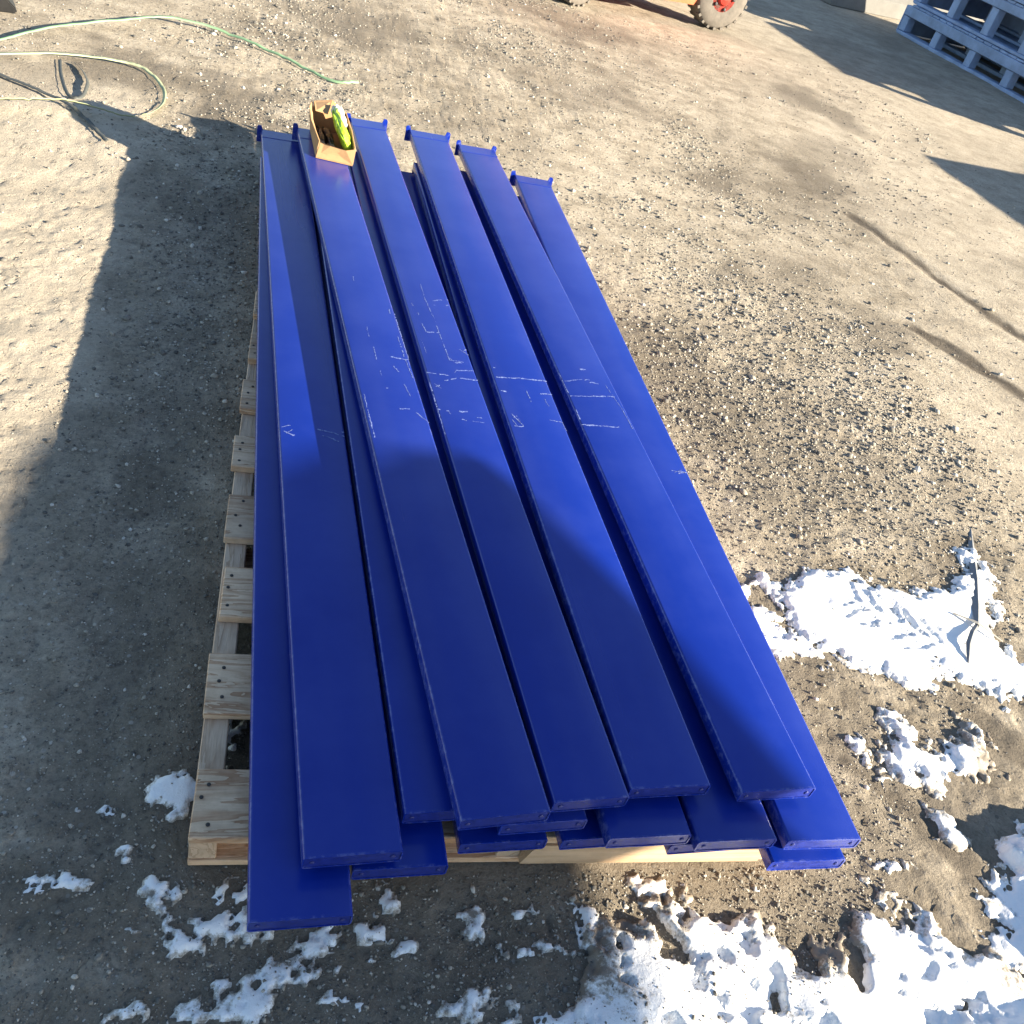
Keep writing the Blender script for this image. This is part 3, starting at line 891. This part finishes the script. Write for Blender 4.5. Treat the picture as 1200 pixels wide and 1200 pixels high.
bolt_me = bm_mesh(lathe([(0.0038, 0.0), (0.0038, -0.0012), (0.0024, -0.002)], 8, 'y'), 'bolt')
TOP = {'T1', 'T2', 'T3', 'T4', 'T5', 'T6'}
beam_obj = {}
for key, layer, bx_, by_, rz, w, L in BEAMS:
    z0 = DECK + GAP + (layer - 1) * (T + GAP + .0004)
    e = empty('blue_beam', (bx_, by_, z0), rz, label=LABELS[key], cat='beam', group='blue beams stacked on the pallet', kind='thing')
    beam_obj[key] = e
    link('channel', tube_mesh('channel', w, T - TB, T, .0055, 0, L), M['paint'], e)
    link('foot_channel', tube_mesh('foot_channel', w - .024, 0, T - TB - .0002, .004, .010, L - .012), M['paint'], e)
    # folded near end: closing plate just inside the rim with two bolts
    box('end_cap', -w / 2 + .003, w / 2 - .003, 0.0012, 0.0035, T - TB + .003, T - .003, M['cap'], e)
    for s in (-1, 1):
        link('bolt', bolt_me, M['bolt'], e, (s * (w / 2 - .014), 0.0012, T - TB * .5))
    link('end_plate', end_plate_mesh(w, (.007 if key == 'T5' else .014) if key in TOP else .0, key in TOP), M['paint'], e, (0, L + .0005, 0), (random.uniform(-.06, .02), 0, random.uniform(-.02, .02)) if key in TOP else None)
    if key in TOP:
        # doubled sleeve near the far end, a skin over the channel
        box('end_sleeve', -w / 2 + .002, w / 2 - .002, L - random.uniform(.05, .09), L - .0005, T - .0005, T + .0012, M['paint'], e, .0005)

for key, lines in SCRATCHES.items():
    V_, F_ = [], []
    for pl in lines:
        for (ax, ay), (bx, by) in zip(pl[:-1], pl[1:]):
            d = math.hypot(bx - ax, by - ay)
            n = max(2, int(d / .006))
            pts = []
            for k in range(n + 1):
                t = k / n
                pts.append((ax + (bx - ax) * t + random.uniform(-1, 1) * .0009, ay + (by - ay) * t + random.uniform(-1, 1) * .0018))
            nx_, ny_ = -(by - ay) / max(d, 1e-6), (bx - ax) / max(d, 1e-6)
            wd = random.uniform(.0004, .0013) * (2.0 if abs(bx - ax) > abs(by - ay) else 1.0)
            for p0, p1 in zip(pts[:-1], pts[1:]):
                if random.random() < .09: continue
                a0 = wd * random.uniform(.2, 1.5); a1 = wd * random.uniform(.2, 1.5)
                i0 = len(V_)
                V_ += [(p0[0] - nx_ * a0, p0[1] - ny_ * a0, 0), (p1[0] - nx_ * a1, p1[1] - ny_ * a1, 0),
                       (p1[0] + nx_ * a1, p1[1] + ny_ * a1, 0), (p0[0] + nx_ * a0, p0[1] + ny_ * a0, 0)]
                F_.append((i0, i0 + 1, i0 + 2, i0 + 3))
    me = bpy.data.meshes.new('scratches')
    me.from_pydata(V_, [], F_)
    tag(link('scratches', me, M['scratch'], beam_obj[key], (0, 0, T + .0004)), kind='stuff')

# ------------------------------------------------------------------ cardboard box with green packets
ZT = DECK + GAP + 2 * (T + GAP + .0004) + T + .001
cb = empty('cardboard_box', (0.165, 2.425, ZT), 0, label='small torn open cardboard box on the far end of a blue beam', cat='box')
th = .003


def sheet(pts, th, name, mat, parent):
    """thick panel from a planar outline"""
    b = bmesh.new()
    n = (Vector(pts[1]) - Vector(pts[0])).cross(Vector(pts[2]) - Vector(pts[0])).normalized() * th
    A = [b.verts.new(p) for p in pts]; B = [b.verts.new(Vector(p) + n) for p in pts]
    k = len(pts)
    b.faces.new(A); b.faces.new(B[::-1])
    for i in range(k): b.faces.new([A[i], B[i], B[(i + 1) % k], A[(i + 1) % k]])
    return link(name, bm_mesh(b, name), mat, parent)


FL, FR, BR, BL = (0, 0), (.123, -.017), (.098, .262), (-.022, .252)
sheet([(*FL, .0005), (*FR, .0005), (*BR, .0005), (*BL, .0005)], th, 'base_panel', M['card'], cb)
sheet([(*FL, .004), (FL[0] + .010, FL[1] + .012, .050), (FL[0] + .045, -.002, .050), (.095, -.010, .046), (FR[0] + .004, FR[1] + .006, .056), (*FR, .004)], th, 'front_panel', M['card'], cb)
sheet([(-.002, .004, .004), (BL[0], BL[1], .004), (BL[0] - .004, BL[1] + .01, .10), (-.034, .16, .112), (-.026, .08, .098), (.006, .012, .054)], th, 'left_panel', M['card'], cb)
sheet([(FR[0] + .001, .004, .004), (FR[0] + .004, .004, .056), (.116, .12, .074), (BR[0] + .002, BR[1], .078), (BR[0] + .001, BR[1], .004)], th, 'right_panel', M['card'], cb)
sheet([(*BL, .004), (*BR, .004), (BR[0], BR[1] + .004, .078), (.045, .27, .112), (BL[0] + .004, BL[1] + .006, .10)], th, 'back_panel', M['card'], cb)
sheet([(-.018, .245, .106), (.046, .262, .116), (.030, .16, .098), (-.012, .15, .106)], .002, 'torn_flap', M['card'], cb)


def packet(name, mat, parent, loc, rot, sx, sy, sz, seed):
    b = bmesh.new()
    bmesh.ops.create_uvsphere(b, u_segments=20, v_segments=12, radius=1.0)
    rr = random.Random(seed)
    for v in b.verts:
        c = v.co
        f = lambda q: math.copysign(abs(q) ** .6, q)
        c.x, c.y, c.z = f(c.x) * sx, f(c.y) * sy, f(c.z) * sz
        c += Vector((rr.uniform(-1, 1), rr.uniform(-1, 1), rr.uniform(-1, 1))) * .0040
    return link(name, bm_mesh(b, name, 'tube' in name), mat, parent, loc, rot)


pk = empty('green_packet', (0.252, 2.545, ZT + .004), math.radians(6), label='shiny green and white film packet leaning inside the cardboard box', cat='packet')
packet('film_bag', M['green'], pk, (-.004, .0, .058), (math.radians(8), math.radians(-28), 0), .017, .100, .056, 3)
packet('white_panel', M['white'], pk, (-.010, .062, .084), (math.radians(8), math.radians(-28), 0), .019, .040, .034, 4)
bk = empty('black_packet', (0.198, 2.55, ZT + .004), math.radians(6), label='pair of black plastic tubes lying in the cardboard box', cat='packet')
for i, dx in enumerate((-.024, .006)):
    packet('tube', M['black'], bk, (dx, -.01, .018 + .003), (0, 0, .03 * i), .013, .10, .016, 8 + i)


# ------------------------------------------------------------------ plastic strapping on the ground
def catmull(pts, n=14):
    P = [np.array(p, float) for p in pts]
    P = [2 * P[0] - P[1]] + P + [2 * P[-1] - P[-2]]
    out = []
    for i in range(1, len(P) - 2):
        for k in range(n):
            t = k / n
            out.append(0.5 * ((2 * P[i]) + (-P[i - 1] + P[i + 1]) * t + (2 * P[i - 1] - 5 * P[i] + 4 * P[i + 1] - P[i + 2]) * t * t + (-P[i - 1] + 3 * P[i] - 3 * P[i + 1] + P[i + 2]) * t ** 3))
    out.append(P[-2])
    return out


def ribbon(name, pts, width, mat, tilt, label, th=.0012, cat='strap', ground_follow=True):
    """pts: (x, y, lift); a flat band standing partly on edge (tilt 0 flat .. 1 upright)"""
    C = catmull(pts)
    b = bmesh.new(); rows = []
    for i, c in enumerate(C):
        a = C[max(0, i - 1)]; d = C[min(len(C) - 1, i + 1)]
        t = (d - a)[:2]; t = t / max(1e-6, np.linalg.norm(t)); nrm = np.array([-t[1], t[0]])
        ti = tilt[0] + (tilt[1] - tilt[0]) * i / (len(C) - 1)
        z = float(ground_h(c[0], c[1])) + .006 + c[2]
        hx = nrm * width / 2 * math.cos(ti); hz = width / 2 * math.sin(ti)
        up = np.array([-nrm[0] * math.sin(ti), -nrm[1] * math.sin(ti), math.cos(ti)]) * th
        z += abs(hz)
        p = np.array([c[0] - hx[0], c[1] - hx[1], z - hz]); q = np.array([c[0] + hx[0], c[1] + hx[1], z + hz])
        rows.append([b.verts.new(v) for v in (p, q, q + up, p + up)])
    for r0, r1 in zip(rows[:-1], rows[1:]):
        for k in range(4):
            f = b.faces.new([r0[k], r0[(k + 1) % 4], r1[(k + 1) % 4], r1[k]]); f.smooth = True
    b.faces.new(rows[0]); b.faces.new(rows[-1][::-1])
    return tag(link(name, bm_mesh(b, name), mat), label, cat, 'cut strapping on the ground')


ribbon('plastic_strap', [(-1.183, 3.6, .01), (-1.108, 3.681, .01), (-.937, 3.981, .02), (-.594, 4.383, .03), (-.444, 4.457, .025), (-.281, 4.448, .015), (.015, 4.257, .004), (.263, 4.059, 0), (.388, 4.099, 0)],
       .014, M['strap'], (0.25, 0.8), 'long green plastic strap curving across the dirt towards the box')
ribbon('plastic_strap', [(-1.14, 3.423, .012), (-1.066, 3.497, .012), (-.875, 3.655, .012), (-.684, 3.716, .01), (-.562, 3.703, .006), (-.477, 3.583, .003), (-.431, 3.423, .0), (-.437, 3.253, 0), (-.5, 3.128, .003), (-.573, 3.097, .006), (-.679, 3.094, .02), (-.789, 3.05, .03), (-.943, 2.961, .03), (-1.016, 2.919, .03)],
       .015, M['strap_pale'], (0.2, 0.8), 'pale green plastic strap bent into a hairpin loop at upper left')
ribbon('steel_band', [(-1.117, 3.329, .004), (-1.02, 3.297, .004), (-.883, 3.219, .004), (-.759, 3.125, .008), (-.66, 3.0, .003), (-.56, 2.83, 0)],  # shadow of the raised strap, made as a dark ribbon
       .016, M['wire'], (0.1, 0.3), 'dark narrow band crossing under the pale green strap', cat='band')
ribbon('steel_band', [(-.867, 3.613, .0), (-.823, 3.415, .0), (-.762, 3.222, .002), (-.716, 3.22, .004), (-.718, 3.374, .004), (-.76, 3.512, .002), (-.805, 3.597, .0)],
       .014, M['wire'], (0.3, 0.8), 'dark band curled in a teardrop inside the strap loop', cat='band')

# ------------------------------------------------------------------ grey strip stuck in the snow
st = empty('plastic_strip', (1.88, .62, float(ground_h(1.88, .62))), 0, label='thin grey blade of torn plastic sticking out of the snow at right', cat='plastic strip')
def strip_part(name, pts, mat):
    b = bmesh.new(); rows = []
    for i, (x, y, z, w) in enumerate(pts):
        a = Vector(pts[max(0, i - 1)][:3]); d = Vector(pts[min(len(pts) - 1, i + 1)][:3])
        t = (d - a).normalized(); s = t.cross(Vector((.12, -.15, 1))).normalized(); u = s.cross(t).normalized()
        c = Vector((x - 1.88, y - .62, z))
        rows.append([b.verts.new(c - s * w), b.verts.new(c + u * w * .55), b.verts.new(c + s * w), b.verts.new(c - u * .002)])
    for r0, r1 in zip(rows[:-1], rows[1:]):
        for k in range(4): b.faces.new([r0[k], r0[(k + 1) % 4], r1[(k + 1) % 4], r1[k]])
    b.faces.new(rows[0]); b.faces.new(rows[-1][::-1])
    return link(name, bm_mesh(b, name), mat, st)
strip_part('blade', [(2.135, 1.05, .004, .002), (2.07, .945, .008, .012), (1.99, .80, .013, .016), (1.92, .685, .017, .015), (1.88, .62, .021, .007)], M['grey'])
strip_part('tail', [(1.88, .62, .021, .006), (1.845, .59, .024, .008), (1.81, .55, .022, .0085), (1.79, .515, .018, .006), (1.78, .495, .014, .002)], M['grey'])
strip_part('twig', [(1.83, .66, .020, .003), (1.88, .622, .027, .005), (1.93, .57, .018, .002)], M['pale'])

# ------------------------------------------------------------------ forklift at the far edge
fk_a = math.atan2(.48, 1.314)
fk = empty('forklift', (2.15, 7.13, float(ground_h(2.12, 7.03))), fk_a - .05, label='red and orange forklift cut off by the top edge of the yard', cat='forklift')
WB = 1.40


def wheel(name, x, y, r, wd, steer=0.0, side=-1):
    """tyre, rim, hub, lugs; axis along local y, outer face towards side"""
    w = link(name, bm_mesh(lathe([(r * .58, -wd / 2), (r * .90, -wd / 2), (r * .985, -wd * .38), (r, -wd * .2), (r, wd * .2), (r * .985, wd * .38), (r * .90, wd / 2), (r * .58, wd / 2)], 40), 'tyre', True), M['rubber'], fk, (x, y, r), (0, 0, steer))
    lug = bmesh.new()
    for i in range(22):
        for s in (-1, 1):
            a = 2 * math.pi * (i + .5 * (s > 0)) / 22
            b = box_bm(-.012, .012, s * wd * .12, s * wd * .50, r * .93, r * 1.015) if s > 0 else box_bm(-.012, .012, -wd * .50, -wd * .12, r * .93, r * 1.015)
            bmesh.ops.rotate(b, verts=b.verts, matrix=Matrix.Rotation(a, 3, 'Y'))
            t_ = bpy.data.meshes.new('t'); b.to_mesh(t_); b.free(); lug.from_mesh(t_); bpy.data.meshes.remove(t_)
    tag(link('tread_lugs', bm_mesh(lug, 'tread_lugs'), M['rubber'], w), kind='stuff')
    q = side * wd
    link('rim', bm_mesh(lathe([(r * .60, -wd * .47), (r * .60, wd * .47)], 32), 'rim'), M['rim'], w)
    link('hub', bm_mesh(lathe([(r * .44, q * .46), (r * .44, q * .50), (r * .26, q * .50), (r * .20, q * .62), (r * .06, q * .64)], 24), 'hub'), M['red'], w)
    for i in range(5):
        a = 2 * math.pi * i / 5
        link('wheel_nut', bm_mesh(lathe([(.014, q * .49), (.014, q * .58), (.006, q * .60)], 6), 'wheel_nut'), M['steel'], w, (r * .36 * math.cos(a), 0, r * .36 * math.sin(a)))
    return w


wheel('wheel', 0.0, 0.06, .215, .17, .35)
wheel('wheel', WB, 0.06, .245, .19, -.1)
wheel('wheel', 0.0, .90, .215, .17, .35, 1)
wheel('wheel', WB, .90, .245, .19, 0, 1)
link('chassis', bm_mesh(prism([(-.22, .30), (.22, .26), (.28, .17), (1.12, .17), (1.17, .30), (1.15, .55), (.9, .62), (.3, .62), (-.2, .7)], .06, .90), 'chassis'), M['red'], fk)
link('side_step', bm_mesh(prism([(.30, .155), (1.10, .155), (1.12, .20), (.28, .20)], -.03, .058), 'side_step'), M['orange'], fk)
link('side_panel', bm_mesh(prism([(.30, .202), (1.13, .202), (1.14, .50), (.9, .58), (.35, .58)], -.012, .058), 'side_panel'), M['orange'], fk)
cw = prism([(-.62, .34), (-.30, .28), (-.24, .34), (-.24, .72), (.12, .82), (.05, .98), (-.5, .96), (-.66, .8)], .02, .94)
bmesh.ops.bevel(cw, geom=cw.edges[:], offset=.03, segments=2, affect='EDGES')
link('counterweight', bm_mesh(cw, 'counterweight'), M['red'], fk)
for yy in (.02, .86):
    link('fender', bm_mesh(prism([(WB - .32, .42), (WB - .24, .52), (WB + .18, .52), (WB + .26, .42), (WB + .30, .44), (WB + .20, .57), (WB - .26, .57), (WB - .36, .44)], yy - .03, yy + .12), 'fender'), M['red'], fk)
    box('guard_post', WB - .12, WB - .07, yy, yy + .05, .57, 2.02, M['steel'], fk, .006)
    box('guard_post', -.02, .03, yy, yy + .05, .80, 2.02, M['steel'], fk, .006)
    box('mast_rail', WB + .36, WB + .46, yy + .08, yy + .15, .34, 2.1, M['steel'], fk, .006)
    fkp = prism([(WB + .56, .95), (WB + .60, .95), (WB + .60, .50), (WB + 1.6, .48), (WB + 1.6, .47), (WB + .56, .455)], yy + .12, yy + .23)
    link('fork', bm_mesh(fkp, 'fork'), M['steel'], fk)
box('overhead_guard', -.04, WB - .05, .0, .93, 2.02, 2.07, M['steel'], fk, .008)
box('carriage', WB + .47, WB + .555, .10, .86, .55, .95, M['steel'], fk, .008)
box('seat', .25, .72, .25, .70, .625, .76, M['black'], fk, .03, 2)
box('seat_back', .16, .27, .25, .70, .76, 1.2, M['black'], fk, .03, 2)
box('lamp', WB - .06, WB + .02, .03, .11, 1.1, 1.2, M['yellow'], fk, .01)

# ------------------------------------------------------------------ blue pallets at upper right
def tall_pallet(loc, rz, L, W_, tiers_h, label, group='blue pallets stacked at the yard edge'):
    """block pallet; local +x away from the yard, local y along the face; tiers_h = (bottom board, block, top board)"""
    a, b_, c = tiers_h
    e = empty('blue_pallet', loc, rz, label=label, cat='pallet', group=group)
    nb = max(3, int(round(L / .72)) + 1)
    for x0 in (0.0, W_ / 2 - .06, W_ - .12):
        box('bottom_runner', x0, x0 + .12, 0, L, 0, a, M['bluewood'], e, .006, jitter=.004)
        for k in range(nb):
            yk = (L - .11) * k / (nb - 1)
            box('block', x0 + .012, x0 + .105, yk, yk + .11, a + .001, a + b_ - .001, M['bluewood'], e, .004, jitter=.004)
        box('top_runner', x0 - .004, x0 + .12, .001, L - .001, a + b_, a + b_ + c, M['bluewood'], e, .006, jitter=.005)
    box('back_board', W_ + .002, W_ + .022, .004, L - .004, a * .3, a + b_ + c - .004, M['bluewood'], e, .003)  # board added to close the back, so the openings stay dark
    box('end_board', .004, W_ - .004, L + .002, L + .02, a * .3, a + b_ + c - .004, M['bluewood'], e, .003)  # added likewise at the far end, blocking the sunlit ground behind
    k = 0; yy = 0.02
    while yy + .12 < L:
        box('deck_board', 0.002, W_ - .002, yy, yy + .12, a + b_ + c + .001, a + b_ + c + .022, M['bluewood'], e, .003, jitter=.003)
        yy += .132
    return a + b_ + c + .024


def pallet_stack(loc, rz, L, W_, tiers, labels):
    z = loc[2]
    for i, (t_, lb) in enumerate(zip(tiers, labels)):
        z += tall_pallet((loc[0] + random.uniform(0, .03), loc[1] + random.uniform(-.03, .03), z), rz + random.uniform(-.012, .012), L, W_, t_, lb) + .003


gz = float(ground_h(6.6, 9.0)) - .005
r_st = -math.atan2(6.598 - 6.781, 9.95 - 7.608) - math.pi
# local y runs from the far corner towards the camera, local x away from the yard
d_st = Vector((.18, -2.34, 0)).normalized()
rz_st = math.atan2(-d_st.x, d_st.y)
def stack_at(px, py, L, tiers, labels, w=1.1):
    # far corner at (px, py); local y along d_st would put local x to the yard side, so start from the near corner instead
    near = Vector((px, py, gz)) + d_st * L
    pallet_stack((near.x, near.y, gz), math.atan2(d_st.x, -d_st.y), L, w, tiers, labels)
stack_at(6.60, 9.95, 2.6, [(.035, .15, .10), (.03, .25, .085), (.03, .17, .08)],
         ['lowest weathered blue pallet of the stack at upper right', 'second weathered blue pallet with tall openings at upper right', 'third blue pallet from the ground at the top right corner'])
stack_at(6.83, 7.10, 1.6, [(.05, .14, .10), (.05, .14, .10), (.05, .17, .09)],  # unseen stack added for its shadow at upper right
         ['lowest blue pallet of the nearer stack beyond the right edge', 'middle blue pallet of the nearer stack beyond the right edge', 'topmost blue pallet of the nearer stack beyond the right edge'])
stack_at(6.50, 3.70, 1.2, [(.05, .12, .10), (.05, .12, .10), (.05, .12, .12)],  # another unseen stack, added for the shadow tip it casts
         ['lowest blue pallet of the single stack out at right', 'middle blue pallet of the single stack out at right', 'topmost blue pallet of the single stack out at right'], 1.0)

# ------------------------------------------------------------------ concrete block behind the pallets
cbk = prism([(0, 0), (.62, 0), (.58, .16), (.40, .30), (.36, .78), (.26, .78), (.22, .30), (.04, .16)], 0, 2.4, 'x')
bmesh.ops.bevel(cbk, geom=cbk.edges[:], offset=.012, segments=1, affect='EDGES')
o = tag(link('concrete_barrier', bm_mesh(cbk, 'concrete_barrier'), M['concrete'], None, (6.06, 10.62, gz), (0, 0, .20)), 'pale grey concrete barrier behind the blue pallets', 'barrier')

# ------------------------------------------------------------------ rubber chock at the far left corner
ck = prism([(0, 0), (.20, 0), (.20, .02), (.13, .10), (.09, .10), (0, .02)], 0, .12, 'y')
bmesh.ops.bevel(ck, geom=ck.edges[:], offset=.006, segments=2, affect='EDGES')
tag(link('wheel_chock', bm_mesh(ck, 'wheel_chock'), M['black'], None, (-1.33, 4.06, float(ground_h(-1.2, 4.1))), (0, 0, .3)), 'small black wedge at the far left corner of the yard', 'chock')

# ------------------------------------------------------------------ unseen panel added at right, outline shaped to shade the near half of the stack
SH = Vector((-2.55, 1.55)); HL = SH.length; U = SH / HL; Pv = Vector((-U.y, U.x)) * -1
TOPZ = 1.60
Q = [(.70, -.225), (.685, -.022), (.401, .351), (.243, .713), (.032, 1.083), (-.066, 1.204), (-.238, 1.19), (-.40, 1.05), (-.43, .62), (-.36, .30), (-.50, -.20), (-.75, -1.1), (.76, -1.1), (.73, -.6)]
u0 = (-.066 * U.x + 1.204 * U.y) - TOPZ * HL
pts = []
for qx, qy in Q:
    pts.append((qx * Pv.x + qy * Pv.y, (qx * U.x + qy * U.y - u0) / HL))
bd = empty('plywood_board', (U.x * u0, U.y * u0, 0), math.atan2(Pv.y, Pv.x), label='large ragged plywood board on posts standing out of frame at right', cat='board')
link('sheet', bm_mesh(prism(pts, -.006, .006), 'sheet'), M['ply'], bd)
pmin = min(a for a, b in pts)
for px_ in (pmin + .12, pmin + .7):
    box('post', px_, px_ + .07, .008, .078, -.05, 1.25, M['pale'], bd, .004)
